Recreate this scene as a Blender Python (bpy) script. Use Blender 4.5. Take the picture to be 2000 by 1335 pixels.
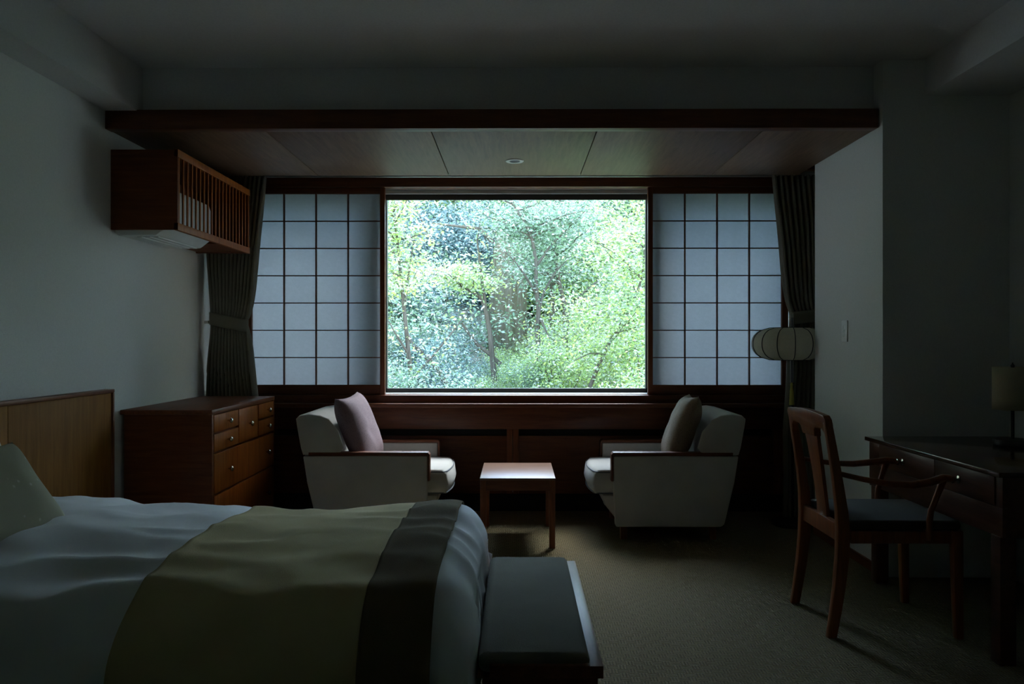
import bpy, bmesh, math, random
import numpy as np
from mathutils import Vector, Matrix, noise

for o in list(bpy.data.objects):
    bpy.data.objects.remove(o)
sc = bpy.context.scene
COL = sc.collection
R = math.radians
rng = np.random.default_rng(11)
random.seed(5)

# ------------------------------------------------------------------ camera
cam_d = bpy.data.cameras.new('camera')
cam_d.sensor_width = 36.0
cam_d.lens = 27.0
cam_d.clip_end = 300
cam = bpy.data.objects.new('camera', cam_d)
COL.objects.link(cam)
cam.location = (0, 0, 1.2)
cam.rotation_euler = (R(90), 0, R(0.32))
sc.camera = cam

# ------------------------------------------------------------------ sky, sun, exposure
world = bpy.data.worlds.new('sky')
sc.world = world
world.use_nodes = True
wn = world.node_tree.nodes
sky = wn.new('ShaderNodeTexSky')
sky.sky_type = 'NISHITA'
sky.sun_disc = False
sky.sun_elevation = R(54)
sky.sun_rotation = R(29)
sky.air_density = 1.2
sky.dust_density = 1.0
world.node_tree.links.new(sky.outputs[0], wn['Background'].inputs[0])
wn['Background'].inputs[1].default_value = 0.72

sun_d = bpy.data.lights.new('sun', 'SUN')
sun_d.energy = 0.28
sun_d.angle = R(12)
sun_d.color = (.62, .80, 1.0)
sun = bpy.data.objects.new('sun', sun_d)
COL.objects.link(sun)
sun.rotation_euler = (R(-36), 0, R(-29))       # veiled sun high beyond the wood, shining steeply in at the window

sc.view_settings.view_transform = 'Standard'
sc.view_settings.look = 'None'
sc.view_settings.gamma = 1.0
sc.view_settings.use_curve_mapping = False
sc.view_settings.exposure = 2.5
sc.cycles.max_bounces = 14
sc.cycles.diffuse_bounces = 10
sc.cycles.transparent_max_bounces = 12
sc.cycles.sample_clamp_indirect = 6.0

# ------------------------------------------------------------------ mesh helpers
class MB:
    def __init__(s):
        s.v = []; s.f = []
    def add(s, vs, fs):
        b = len(s.v)
        s.v += [tuple(p) for p in vs]
        s.f += [tuple(i + b for i in f) for f in fs]
        return s
    def box(s, x0, x1, y0, y1, z0, z1):
        vs = [(x, y, z) for z in (z0, z1) for y in (y0, y1) for x in (x0, x1)]
        return s.add(vs, [(0, 2, 3, 1), (4, 5, 7, 6), (0, 1, 5, 4), (2, 6, 7, 3), (0, 4, 6, 2), (1, 3, 7, 5)])
    def prism(s, poly, a0, a1, axis='y'):
        n = len(poly)
        def P(p, a):
            if axis == 'y': return (p[0], a, p[1])
            if axis == 'x': return (a, p[0], p[1])
            return (p[0], p[1], a)
        vs = [P(p, a0) for p in poly] + [P(p, a1) for p in poly]
        fs = [tuple(range(n)), tuple(range(2 * n - 1, n - 1, -1))]
        fs += [(i, i + n, (i + 1) % n + n, (i + 1) % n) for i in range(n)]
        return s.add(vs, fs)
    def tube(s, path, rad, n=8, flat=1.0):
        path = [Vector(p) for p in path]
        m = len(path)
        if not isinstance(rad, (list, tuple)): rad = [rad] * m
        vs = []; up = None
        for i, p in enumerate(path):
            t = (path[min(i + 1, m - 1)] - path[max(i - 1, 0)]).normalized()
            if up is None:
                up = Vector((0, 0, 1)) if abs(t.z) < .9 else Vector((0, 1, 0))
            a = t.cross(up).normalized(); b = a.cross(t).normalized(); up = b
            for k in range(n):
                w = 2 * math.pi * k / n
                vs.append(p + (a * math.cos(w) + b * math.sin(w) * flat) * rad[i])
        fs = [(i * n + k, i * n + (k + 1) % n, (i + 1) * n + (k + 1) % n, (i + 1) * n + k)
              for i in range(m - 1) for k in range(n)]
        fs += [tuple(range(n - 1, -1, -1)), tuple(range((m - 1) * n, m * n))]
        return s.add(vs, fs)
    def lathe(s, prof, c=(0, 0, 0), n=24, axis='z'):
        vs = []; m = len(prof)
        for r, h in prof:
            for k in range(n):
                w = 2 * math.pi * k / n
                a, b = r * math.cos(w), r * math.sin(w)
                p = (a, b, h) if axis == 'z' else ((h, a, b) if axis == 'x' else (a, h, b))
                vs.append((p[0] + c[0], p[1] + c[1], p[2] + c[2]))
        fs = [(i * n + k, i * n + (k + 1) % n, (i + 1) * n + (k + 1) % n, (i + 1) * n + k)
              for i in range(m - 1) for k in range(n)]
        fs += [tuple(range(n - 1, -1, -1)), tuple(range((m - 1) * n, m * n))]
        return s.add(vs, fs)
    def grid(s, fn, nu, nv, close_u=False):
        vs = [fn(i / (nu - (0 if close_u else 1)), j / (nv - 1)) for j in range(nv) for i in range(nu)]
        fs = []
        for j in range(nv - 1):
            for i in range(nu if close_u else nu - 1):
                k = (i + 1) % nu
                fs.append((j * nu + i, j * nu + k, (j + 1) * nu + k, (j + 1) * nu + i))
        return s.add(vs, fs)
    def mesh(s, name, smooth=False, bevel=0, seg=2, mirror=False, mat4=None, angle=40):
        me = bpy.data.meshes.new(name)
        vs = s.v; fs = s.f
        if mirror:
            vs = [(-x, y, z) for x, y, z in vs]
        me.from_pydata(vs, [], fs)
        if mat4 is not None: me.transform(mat4)
        bm = bmesh.new(); bm.from_mesh(me)
        bmesh.ops.recalc_face_normals(bm, faces=bm.faces)
        if bevel:
            es = [e for e in bm.edges if len(e.link_faces) == 2 and e.calc_face_angle(0) > R(30)]
            bmesh.ops.bevel(bm, geom=es, offset=bevel, segments=seg, profile=.5, affect='EDGES', clamp_overlap=True)
        for f in bm.faces: f.smooth = smooth or bool(bevel)
        if smooth or bevel:
            for e in bm.edges:
                if len(e.link_faces) == 2 and e.calc_face_angle(0) > R(angle): e.smooth = False
        bm.to_mesh(me); bm.free()
        return me
    def build(s, name, mat, parent=None, **k):
        return link(name, s.mesh(name, **k), mat, parent)

def link(name, me, mat, parent=None, loc=(0, 0, 0)):
    o = bpy.data.objects.new(name, me)
    COL.objects.link(o)
    if mat is not None and not me.materials: me.materials.append(mat)
    o.location = loc
    if parent: o.parent = parent
    return o
def tag(o, label=None, cat=None, group=None, kind=None):
    if label: o['label'] = label
    if cat: o['category'] = cat
    if group: o['group'] = group
    if kind: o['kind'] = kind
    return o
def thing(name, label, cat, loc=(0, 0, 0), rz=0, group=None, kind=None):
    o = bpy.data.objects.new(name, None); COL.objects.link(o)
    o.empty_display_size = .1
    o.location = loc; o.rotation_euler = (0, 0, rz)
    return tag(o, label, cat, group, kind)
def struct(name, mb, mat, parent=None, **k):
    o = mb.build(name, mat, parent, **k)
    if not parent: o['kind'] = 'structure'
    return o
def Bx(*a): return MB().box(*a)

# ------------------------------------------------------------------ materials
def new_mat(name):
    m = bpy.data.materials.new(name); m.use_nodes = True
    return m, m.node_tree.nodes, m.node_tree.links, m.node_tree.nodes['Principled BSDF']
def coords(N, L, scale=(1, 1, 1), rot=(0, 0, 0)):
    tc = N.new('ShaderNodeTexCoord'); mp = N.new('ShaderNodeMapping')
    mp.inputs['Scale'].default_value = scale; mp.inputs['Rotation'].default_value = rot
    L.new(tc.outputs['Object'], mp.inputs['Vector'])
    return mp.outputs[0]
def ramp(N, L, src, stops):
    r = N.new('ShaderNodeValToRGB')
    while len(r.color_ramp.elements) < len(stops): r.color_ramp.elements.new(.5)
    for e, (p, c) in zip(r.color_ramp.elements, stops):
        e.position = p; e.color = (*c, 1)
    L.new(src, r.inputs[0])
    return r.outputs[0]
def tex_noise(N, L, vec, scale, detail=3, rough=.5, dist=0):
    t = N.new('ShaderNodeTexNoise')
    t.inputs['Scale'].default_value = scale; t.inputs['Detail'].default_value = detail
    t.inputs['Roughness'].default_value = rough; t.inputs['Distortion'].default_value = dist
    L.new(vec, t.inputs['Vector'])
    return t.outputs['Fac']
def bump(N, L, b, h, strength, dist=.002):
    n = N.new('ShaderNodeBump'); n.inputs['Strength'].default_value = strength
    n.inputs['Distance'].default_value = dist
    L.new(h, n.inputs['Height']); L.new(n.outputs[0], b.inputs['Normal'])
def wood(name, dark, light, axis='z', rough=.42, spec=.3, coat=0.0):
    m, N, L, b = new_mat(name)
    sc_ = {'x': (1.2, 14, 14), 'y': (14, 1.2, 14), 'z': (14, 14, 1.2)}[axis]
    v = coords(N, L, sc_)
    f = tex_noise(N, L, v, 3.0, 6, .62, .6)
    L.new(ramp(N, L, f, [(.3, dark), (.72, light)]), b.inputs['Base Color'])
    b.inputs['Roughness'].default_value = rough
    b.inputs['Specular IOR Level'].default_value = spec
    b.inputs['Coat Weight'].default_value = coat
    b.inputs['Coat Roughness'].default_value = .15
    bump(N, L, b, tex_noise(N, L, v, 9, 4), .12, .001)
    return m
def cloth(name, c, c2=None, scale=420, rough=.9, sheen=.15, bstr=.35, big=6.0):
    m, N, L, b = new_mat(name)
    v = coords(N, L)
    f = tex_noise(N, L, v, big, 3)
    c2 = c2 or tuple(x * .86 for x in c)
    L.new(ramp(N, L, f, [(.3, c2), (.7, c)]), b.inputs['Base Color'])
    b.inputs['Roughness'].default_value = rough
    b.inputs['Sheen Weight'].default_value = sheen
    b.inputs['Specular IOR Level'].default_value = .2
    w = N.new('ShaderNodeTexVoronoi'); w.inputs['Scale'].default_value = scale
    L.new(v, w.inputs['Vector'])
    bump(N, L, b, w.outputs['Distance'], bstr, .001)
    return m
def plain(name, c, rough=.5, metal=0, spec=.5, coat=0):
    m, N, L, b = new_mat(name)
    v = coords(N, L)
    f = tex_noise(N, L, v, 14, 3)
    L.new(ramp(N, L, f, [(.2, tuple(x * .9 for x in c)), (.8, c)]), b.inputs['Base Color'])
    b.inputs['Roughness'].default_value = rough; b.inputs['Metallic'].default_value = metal
    b.inputs['Specular IOR Level'].default_value = spec; b.inputs['Coat Weight'].default_value = coat
    return m
def wallpaper(name, c):
    m, N, L, b = new_mat(name)
    v = coords(N, L, (90, 90, 420)); v2 = coords(N, L, (420, 420, 90)); v3 = coords(N, L)
    a = tex_noise(N, L, v, 1.0, 2); d = tex_noise(N, L, v2, 1.0, 2)
    mx = N.new('ShaderNodeMath'); mx.operation = 'ADD'
    L.new(a, mx.inputs[0]); L.new(d, mx.inputs[1])
    hf = N.new('ShaderNodeMath'); hf.operation = 'MULTIPLY'; hf.inputs[1].default_value = .5
    L.new(mx.outputs[0], hf.inputs[0])
    L.new(ramp(N, L, hf.outputs[0], [(.3, tuple(x * .86 for x in c)), (.7, c)]), b.inputs['Base Color'])
    b.inputs['Roughness'].default_value = .85; b.inputs['Specular IOR Level'].default_value = .25
    bump(N, L, b, hf.outputs[0], .5, .002)
    return m
def carpet_mat():
    m, N, L, b = new_mat('basket_weave_carpet')
    v = coords(N, L)
    ck = N.new('ShaderNodeTexChecker'); ck.inputs['Scale'].default_value = 1 / .034
    L.new(v, ck.inputs['Vector'])
    def wave(axis):
        w = N.new('ShaderNodeTexWave'); w.wave_type = 'BANDS'; w.bands_direction = axis
        w.inputs['Scale'].default_value = 27.0; w.inputs['Distortion'].default_value = 2.0
        w.inputs['Detail'].default_value = 2; w.inputs['Detail Scale'].default_value = 6
        L.new(v, w.inputs['Vector'])
        return w.outputs['Fac']
    mx = N.new('ShaderNodeMix'); mx.data_type = 'FLOAT'
    L.new(ck.outputs['Fac'], mx.inputs['Factor']); L.new(wave('X'), mx.inputs['A']); L.new(wave('Y'), mx.inputs['B'])
    n = tex_noise(N, L, v, 160, 3)
    ad = N.new('ShaderNodeMath'); ad.operation = 'MULTIPLY_ADD'; ad.inputs[1].default_value = .45
    L.new(n, ad.inputs[0]); L.new(mx.outputs['Result'], ad.inputs[2])
    L.new(ramp(N, L, ad.outputs[0], [(.1, (.080, .060, .025)), (1.1, (.19, .145, .070))]), b.inputs['Base Color'])
    b.inputs['Roughness'].default_value = .95; b.inputs['Specular IOR Level'].default_value = .1
    b.inputs['Sheen Weight'].default_value = .1
    bump(N, L, b, ad.outputs[0], .7, .006)
    return m
def glass_mat():
    m = bpy.data.materials.new('window_glass'); m.use_nodes = True
    N, L = m.node_tree.nodes, m.node_tree.links
    N.remove(N['Principled BSDF'])
    t = N.new('ShaderNodeBsdfTransparent'); t.inputs[0].default_value = (.93, .97, .955, 1)
    g = N.new('ShaderNodeBsdfGlossy'); g.inputs['Roughness'].default_value = .01
    lw = N.new('ShaderNodeLayerWeight')
    pw = N.new('ShaderNodeMath'); pw.operation = 'POWER'; pw.inputs[1].default_value = 5
    L.new(lw.outputs['Facing'], pw.inputs[0])
    f = N.new('ShaderNodeMath'); f.operation = 'MULTIPLY_ADD'; f.inputs[1].default_value = .93; f.inputs[2].default_value = .035
    L.new(pw.outputs[0], f.inputs[0])
    mx = N.new('ShaderNodeMixShader')
    L.new(f.outputs[0], mx.inputs[0]); L.new(t.outputs[0], mx.inputs[1]); L.new(g.outputs[0], mx.inputs[2])
    L.new(mx.outputs[0], N['Material Output'].inputs[0])
    return m
def paper_mat(name, c, tr=.55, fibre=45):
    m = bpy.data.materials.new(name); m.use_nodes = True
    N, L = m.node_tree.nodes, m.node_tree.links
    b = N['Principled BSDF']
    v = coords(N, L)
    f = tex_noise(N, L, v, fibre, 5, .7, 1.0)
    col = ramp(N, L, f, [(.3, tuple(x * .9 for x in c)), (.7, c)])
    L.new(col, b.inputs['Base Color']); b.inputs['Roughness'].default_value = .9
    b.inputs['Specular IOR Level'].default_value = .1
    t = N.new('ShaderNodeBsdfTranslucent'); L.new(col, t.inputs[0])
    mx = N.new('ShaderNodeMixShader'); mx.inputs[0].default_value = tr
    L.new(b.outputs[0], mx.inputs[1]); L.new(t.outputs[0], mx.inputs[2])
    L.new(mx.outputs[0], N['Material Output'].inputs[0])
    return m
def leaf_mat(name, rough=.2, tr=.48):
    m = bpy.data.materials.new(name); m.use_nodes = True
    N, L = m.node_tree.nodes, m.node_tree.links
    b = N['Principled BSDF']
    a = N.new('ShaderNodeAttribute'); a.attribute_name = 'leaf_colour'
    L.new(a.outputs['Color'], b.inputs['Base Color'])
    b.inputs['Roughness'].default_value = rough
    b.inputs['Specular IOR Level'].default_value = .75
    t = N.new('ShaderNodeBsdfTranslucent'); L.new(a.outputs['Color'], t.inputs[0])
    mx = N.new('ShaderNodeMixShader'); mx.inputs[0].default_value = tr
    L.new(b.outputs[0], mx.inputs[1]); L.new(t.outputs[0], mx.inputs[2])
    L.new(mx.outputs[0], N['Material Output'].inputs[0])
    return m
def two_tone(name, c1, c2, scale, thr=.55, rough=.9):
    m, N, L, b = new_mat(name)
    v = coords(N, L)
    w = N.new('ShaderNodeTexVoronoi'); w.inputs['Scale'].default_value = scale
    L.new(v, w.inputs['Vector'])
    L.new(ramp(N, L, w.outputs['Distance'], [(thr - .12, c2), (thr, c1)]), b.inputs['Base Color'])
    b.inputs['Roughness'].default_value = rough
    bump(N, L, b, tex_noise(N, L, v, 300, 2), .3, .001)
    return m

M = {}
M['wall'] = wallpaper('woven_wallpaper', (.70, .71, .69))
M['ceil'] = wallpaper('ceiling_paper', (.62, .62, .62))
M['carpet'] = carpet_mat()
M['wood_x'] = wood('red_brown_wood_x', (.085, .026, .011), (.17, .055, .022), 'x')
M['wood_y'] = wood('red_brown_wood_y', (.12, .036, .014), (.25, .080, .030), 'y')
M['wood_z'] = wood('red_brown_wood_z', (.12, .036, .014), (.25, .080, .030), 'z')
M['veneer'] = wood('soffit_veneer', (.125, .068, .036), (.21, .125, .072), 'y', .48, .3)
M['oak'] = wood('headboard_veneer', (.20, .082, .016), (.30, .135, .032), 'z', .6, .12)
M['chest'] = wood('chest_side_wood', (.115, .032, .012), (.21, .062, .022), 'x', .45, .15)
M['drawer'] = wood('drawer_front_wood', (.24, .058, .006), (.44, .135, .020), 'z', .45, .2)
M['desk'] = wood('desk_wood', (.065, .026, .016), (.13, .052, .032), 'y', .28)
M['desk_top'] = wood('polished_desk_top', (.060, .032, .020), (.11, .062, .040), 'y', .12, .6, .5)
M['chair'] = wood('chair_wood', (.15, .043, .016), (.30, .095, .034), 'z', .3)
M['table_top'] = wood('side_table_top', (.13, .065, .040), (.23, .125, .08), 'x', .38)
M['metal'] = plain('pale_aluminium', (.55, .56, .54), .35, .8)
M['sash'] = plain('dark_sash', (.045, .042, .038), .5)
M['blind'] = plain('roller_blind', (.075, .066, .055), .8)
M['black'] = plain('black_lacquer', (.018, .016, .018), .4)
M['void'] = plain('dark_recess', (.01, .009, .008), .9)
M['white'] = plain('white_plastic', (.75, .76, .74), .4)
M['nickel'] = plain('nickel', (.62, .59, .53), .22, 1)
M['glass'] = glass_mat()
M['paper'] = paper_mat('shoji_paper', (.475, .51, .54), .55)
M['lantern'] = paper_mat('lantern_silk', (.78, .74, .58), .45, 30)
M['shade'] = paper_mat('lamp_shade_linen', (.66, .60, .42), .4, 60)
M['curtain'] = cloth('curtain_fabric', (.235, .225, .175), (.20, .19, .145), 500, .95, .1)
M['uphol'] = cloth('armchair_fabric', (.52, .50, .455), (.46, .44, .40), 380, .95, .2, .5)
M['piping'] = cloth('piping', (.16, .17, .19), None, 400)
M['linen'] = cloth('white_bed_linen', (.84, .86, .88), (.78, .80, .82), 600, .9, .1, .15)
M['runner'] = cloth('olive_runner', (.62, .52, .29), (.54, .45, .25), 420, .95, .05, .4)
M['band'] = cloth('dark_runner_band', (.175, .130, .072), (.14, .102, .055), 420, .95, .0, .4)
M['bench_pad'] = cloth('bench_pad_fabric', (.165, .155, .120), (.14, .13, .10), 300, .95, .0, .5)
M['cush_beige'] = two_tone('flowered_cushion', (.37, .345, .25), (.58, .54, .46), 24, .16)
M['cush_plum'] = two_tone('plum_cushion', (.22, .15, .165), (.145, .10, .11), 110, .35)
M['cush_gold'] = two_tone('bronze_cushion', (.23, .17, .115), (.15, .11, .075), 110, .35)
M['seat_dark'] = cloth('chair_seat_fabric', (.050, .046, .038), None, 300)
M['tassel'] = cloth('yellow_tassel', (.48, .42, .10), None, 300)
M['cord'] = cloth('pale_cord', (.5, .5, .45), None, 300)
M['bark'] = wood('bark', (.045, .036, .028), (.14, .115, .09), 'z', .9, .1)
M['bark_moss'] = wood('mossy_bark', (.075, .07, .03), (.20, .16, .13), 'z', .95, .1)
M['leaf'] = leaf_mat('glossy_leaf')

def ground_mat():
    m, N, L, b = new_mat('sunlit_leaf_litter')
    v = coords(N, L)
    f = tex_noise(N, L, v, 1.6, 8, .75)
    L.new(ramp(N, L, f, [(.3, (.13, .14, .07)), (.5, (.34, .30, .22)), (.7, (.58, .53, .45))]), b.inputs['Base Color'])  # palest tone paints sunlit patches into the litter colour
    b.inputs['Roughness'].default_value = .95
    bump(N, L, b, tex_noise(N, L, v, 22, 6), .8, .05)
    return m
M['ground'] = ground_mat()

# ------------------------------------------------------------------ the room shell
XL, XR, XP, XA = -2.13, 2.515, 1.87, 2.32          # left wall, right wall, pier face, alcove wall
YB, YP, YP2, YW = -1.0, 3.93, 4.82, 5.45           # back wall, pier front, pier rear, window wall
ZC = 2.64
struct('floor', Bx(XL - .2, XR + .2, YB - .2, 5.75, -.12, 0), M['carpet'])
struct('ceiling', Bx(XL - .2, XR + .2, YB - .2, 5.75, ZC, ZC + .2), M['ceil'])
struct('wall_left', Bx(XL - .2, XL, YB - .2, 5.75, 0, ZC), M['wall'])
struct('wall_right', Bx(XR, XR + .2, YB - .2, YP, 0, ZC), M['wall'])
struct('wall_back', Bx(XL, XR, YB - .2, YB, 0, ZC), M['wall'])  # out of view, set close behind the camera to bounce light back
struct('wall_pier', Bx(XP, XR + .2, YP, YP2, 0, ZC), M['wall'])
struct('wall_alcove', Bx(XA, XR + .2, YP2, 5.75, 0, ZC), M['wall'])
w = MB()
w.box(XL, XA, YW + .02, 5.75, 0, .80)
w.box(XL, XA, YW, 5.75, 2.30, ZC)
w.box(XL, -1.93, YW, 5.75, .80, 2.30)
w.box(1.93, XA, YW, 5.75, .80, 2.30)
struct('wall_window', w, M['wall'])
struct('baseboard_pier', Bx(XP - .012, XP, YP - .0, YP2, 0, .05), M['wood_y'])
struct('ceiling_beam_left', Bx(XL, -1.965, YB, 4.03, 2.397, ZC), M['ceil'])
struct('ceiling_beam_right', Bx(2.085, XR, YB, YP, 2.455, ZC), M['ceil'])

# lowered wooden ceiling over the window bay
sof = thing('ceiling_soffit', None, None, kind='structure')
MB().box(XL, XP, 4.03, 5.05, 2.33, ZC).build('soffit_box', M['ceil'], sof)
seams = [XL, -1.317, -.447, .423, 1.293, XP]
for a, b_ in zip(seams, seams[1:]):
    Bx(a + .0025, b_ - .0025, 4.0, 5.10, 2.305, 2.33).build('soffit_panel', M['veneer'], sof, bevel=.002)
Bx(XL, XA, 5.05, 5.10, 2.33, ZC).build('soffit_edge', M['wood_x'], sof)
struct('trim_1', Bx(XL, XP - .004, 3.965, 4.03, 2.303, 2.402), M['wood_x'], bevel=.002)
struct('trim_2', Bx(-1.93, 1.93, 5.38, 5.47, 2.287, 2.42), M['wood_x'], bevel=.002)   # window head

dl = thing('downlight', 'round white recessed downlight in the wooden ceiling above the window bay', 'light', (-.01, 4.69, 2.305))
MB().lathe([(.030, .0), (.034, -.004), (.052, -.005), (.056, -.002), (.056, .0)], n=32).build('bezel', M['white'], dl, smooth=True)
MB().lathe([(.0005, -.0012), (.031, -.0012), (.031, -.0002), (.0005, -.0002)], n=24).build('lens', M['paper'], dl, smooth=True)

tr = thing('curtain_rail', 'slim double curtain rail along the ceiling slot above the window', 'rail', (0, 5.225, 2.40))
for dy in (-.04, .04):
    Bx(XL + .01, XA - .01, dy - .012, dy + .012, -.07, -.05).build('track', M['metal'], tr)
for k in range(5):
    Bx(-1.9 + k * .97, -1.88 + k * .97, -.05, .05, -.05, .24).build('bracket', M['metal'], tr)

# wainscot under the window
wc = thing('wainscot_window', None, None, kind='structure')
Bx(-1.95, 1.95, 5.42, 5.47, .585, .745).build('apron_board', M['wood_x'], wc, bevel=.002)
Bx(-1.95, 1.95, 5.452, 5.47, .535, .585).build('slot_back', M['void'], wc)
for x0, x1 in ((-1.95, -1.86), (-.067, -.0265), (-.0235, .017), (1.81, 1.95)):
    Bx(x0, x1, 5.418, 5.452, .13, .585).build('stile', M['wood_z'], wc, bevel=.0015)
for x0, x1 in ((-1.86, -.067), (.017, 1.81)):
    Bx(x0, x1, 5.424, 5.452, .13, .537).build('panel', M['wood_x'], wc, bevel=.0015)
Bx(-1.95, 1.95, 5.455, 5.47, 0, .13).build('toe_kick', M['void'], wc)
sl = thing('window_sill', None, None, kind='structure')
Bx(-1.95, 1.95, 5.29, 5.47, .747, .775).build('ledge', M['wood_x'], sl, bevel=.004)
Bx(-1.93, 1.93, 5.36, 5.75, .775, .828).build('sill_block', M['wood_x'], sl, bevel=.003)

# picture window
def window(name, x0, x1, roller):
    wd = thing(name, None, None, kind='structure')
    z0, z1 = .828, 2.292
    y0 = 5.47 if roller else 5.58
    fr = MB()
    fr.box(x0 - .02, x0, y0, 5.66, z0, z1 + .02); fr.box(x1, x1 + .02, y0, 5.66, z0, z1 + .02)
    fr.box(x0 - .02, x1 + .02, y0, 5.66, z1, z1 + .02); fr.box(x0, x1, y0, 5.66, z0 - .002, z0 + .004)
    fr.build('window_frame', M['metal'], wd)
    sa = MB()
    sa.box(x0, x0 + .012, 5.60, 5.65, z0, z1); sa.box(x1 - .012, x1, 5.60, 5.65, z0, z1)
    sa.box(x0, x1, 5.60, 5.65, z0 + .004, z0 + .034); sa.box(x0, x1, 5.60, 5.65, z1 - .03, z1)
    sa.build('sash', M['sash'], wd)
    Bx(x0 + .012, x1 - .012, 5.622, 5.628, z0 + .034, z1 - .03).build('pane', M['glass'], wd)
    if roller:
        Bx(x0, x1, 5.52, 5.56, 2.268, 2.29).build('blind_headrail', M['metal'], wd)
        Bx(x0 + .003, x1 - .003, 5.575, 5.595, 2.232, 2.29).build('blind', M['blind'], wd)
window('window_1', -.957, .957, True)
window('window_2', -1.91, -1.06, False)
window('window_3', 1.06, 1.91, False)
for s in (-1, 1):
    struct('trim_%d' % (4 + s), Bx(min(s * .979, s * 1.038), max(s * .979, s * 1.038), 5.47, 5.70, .828, 2.30), M['wood_z'])

# sliding shoji screens
pane_mesh = None
def shoji(side, label):
    global pane_mesh
    x0, x1 = (-1.865, -.96) if side < 0 else (.96, 1.865)
    cx = (x0 + x1) / 2
    t = thing('shoji_screen', label, 'screen', (cx, 5.415, .828), group='shoji screens beside the picture window')
    hw = (x1 - x0) / 2; z0, z1 = .07, 1.416
    inner = .035; outer = .045
    lw = outer if side < 0 else inner; rw = inner if side < 0 else outer
    Bx(-hw - lw, -hw, -.015, .018, .0, z1 + .043).build('stile', M['wood_z'], t, bevel=.002)
    Bx(hw, hw + rw, -.015, .018, .0, z1 + .043).build('stile', M['wood_z'], t, bevel=.002)
    Bx(-hw, hw, -.014, .017, .0, z0).build('rail', M['wood_x'], t, bevel=.002)
    Bx(-hw, hw, -.014, .017, z1, z1 + .043).build('rail', M['wood_x'], t, bevel=.002)
    cw, rh = 2 * hw / 4, (z1 - z0) / 7
    mv = Bx(-.0045, .0045, -.010, .010, z0, z1).mesh('muntin')
    mh = Bx(-hw, hw, -.009, .009, -.0035, .0035).mesh('muntin')
    for c in range(1, 4): link('muntin', mv, M['wood_z'], t, (-hw + c * cw, 0, 0))
    for r in range(1, 7): link('muntin', mh, M['wood_x'], t, (0, 0, z0 + r * rh))
    if pane_mesh is None:
        pane_mesh = Bx(-cw / 2, cw / 2, .0102, .0112, -rh / 2, rh / 2).mesh('paper_pane')
    for c in range(4):
        for r in range(7):
            link('paper_pane', pane_mesh, M['paper'], t, (-hw + (c + .5) * cw, 0, z0 + (r + .5) * rh))
shoji(-1, 'paper shoji screen behind the air conditioner cabinet and chest of drawers')
shoji(1, 'paper shoji screen behind the round paper lantern floor lamp')

# ------------------------------------------------------------------ curtains
def curtain(label, x_fix, x_open_top, x_tie_in, x_bot, z_tie, tie_w, loc_y, npl, ztop=2.326, group=None):
    t = thing('curtain', label, 'curtain', (x_fix, loc_y, 0), group=group)
    d = 1 if x_open_top > x_fix else -1
    W0, WT, W2 = abs(x_open_top - x_fix), abs(x_tie_in - x_fix), abs(x_bot - x_fix)
    zb = .015
    def width(z):
        if z > z_tie:
            q = (z - z_tie) / (ztop - z_tie)
            return WT + (W0 - WT) * (q ** .62)
        q = (z_tie - z) / (z_tie - .75)
        return WT + (W2 - WT) * min(1.25, q) ** .75
    def shift(z):
        return .035 * math.exp(-((z - z_tie) / .35) ** 2) * d
    def fn(u, v):
        z = ztop + (zb - ztop) * v
        ww = width(z)
        a = .038 * (.35 + .65 * min(1, ww / W0)) * (1 - .55 * math.exp(-((z - z_tie) / .16) ** 2))
        ph = 2 * math.pi * npl * u
        x = ww * u + .012 * math.sin(ph * 2 + 4 * v)
        x = max(.004, x)
        y = a * math.sin(ph + .5 * math.sin(3 * v)) + .006 * noise.noise((u * 20, v * 5, d))
        return (x * d + shift(z), y, z)
    o = MB().grid(fn, npl * 10 + 1, 64).build('drape', M['curtain'], t, smooth=True, angle=180)
    sm = o.modifiers.new('thickness', 'SOLIDIFY'); sm.thickness = .004
    wt = WT + .012
    def band(u, v):
        w_ = 2 * math.pi * u
        x = wt / 2 + (wt / 2 + .006) * math.cos(w_)
        y = .038 * math.sin(w_)
        z = z_tie + (v - .5) * tie_w - .05 * (x / wt - .5)
        return (x * d + .035 * d, y, z)
    tb = MB().grid(band, 40, 5, True).build('tieback', M['curtain'], t, smooth=True, angle=180)
    sm = tb.modifiers.new('thickness', 'SOLIDIFY'); sm.thickness = .006
    Bx(-.01, .02, -.012, .012, z_tie - .01, z_tie + .01).build('tieback_hook', M['nickel'], t, bevel=.003)
curtain('grey olive pleated curtain tied back beside the chest of drawers', -2.115, -1.70, -1.885, -1.76, 1.335, .085, 5.225, 13, group='window curtains')
curtain('grey olive pleated curtain tied back behind the lantern floor lamp', 2.30, 1.735, 1.915, 1.83, 1.385, .085, 5.225, 15, group='window curtains')

# ------------------------------------------------------------------ air conditioner and its slatted cabinet
ac = thing('air_conditioner', 'white wall air conditioner behind the wooden slats of its cabinet', 'air conditioner', (XL, 4.04, 1.765))
MB().prism([(0, .01), (.02, 0), (.22, 0), (.285, .05), (.29, .20), (.27, .262), (0, .262)], .02, .60).build('body', M['white'], ac, bevel=.008)
for k in range(3):
    Bx(.10 + k * .045, .125 + k * .045, .06, .56, -.006, .004).build('louvre', M['white'], ac, bevel=.002)
cb = thing('air_conditioner_cabinet', 'wall hung reddish wooden cabinet with vertical slats near the curtain', 'cabinet', (XL, 4.02, 1.79))
LC, WC, HC = 1.09, .352, .42
Bx(0, WC, 0, .02, 0, HC).build('side_panel', M['chest'], cb, bevel=.0015)
Bx(0, WC, LC - .02, LC, 0, HC).build('side_panel', M['chest'], cb, bevel=.0015)
Bx(0, WC, .02, LC - .02, HC - .02, HC).build('top_panel', M['chest'], cb)
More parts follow.
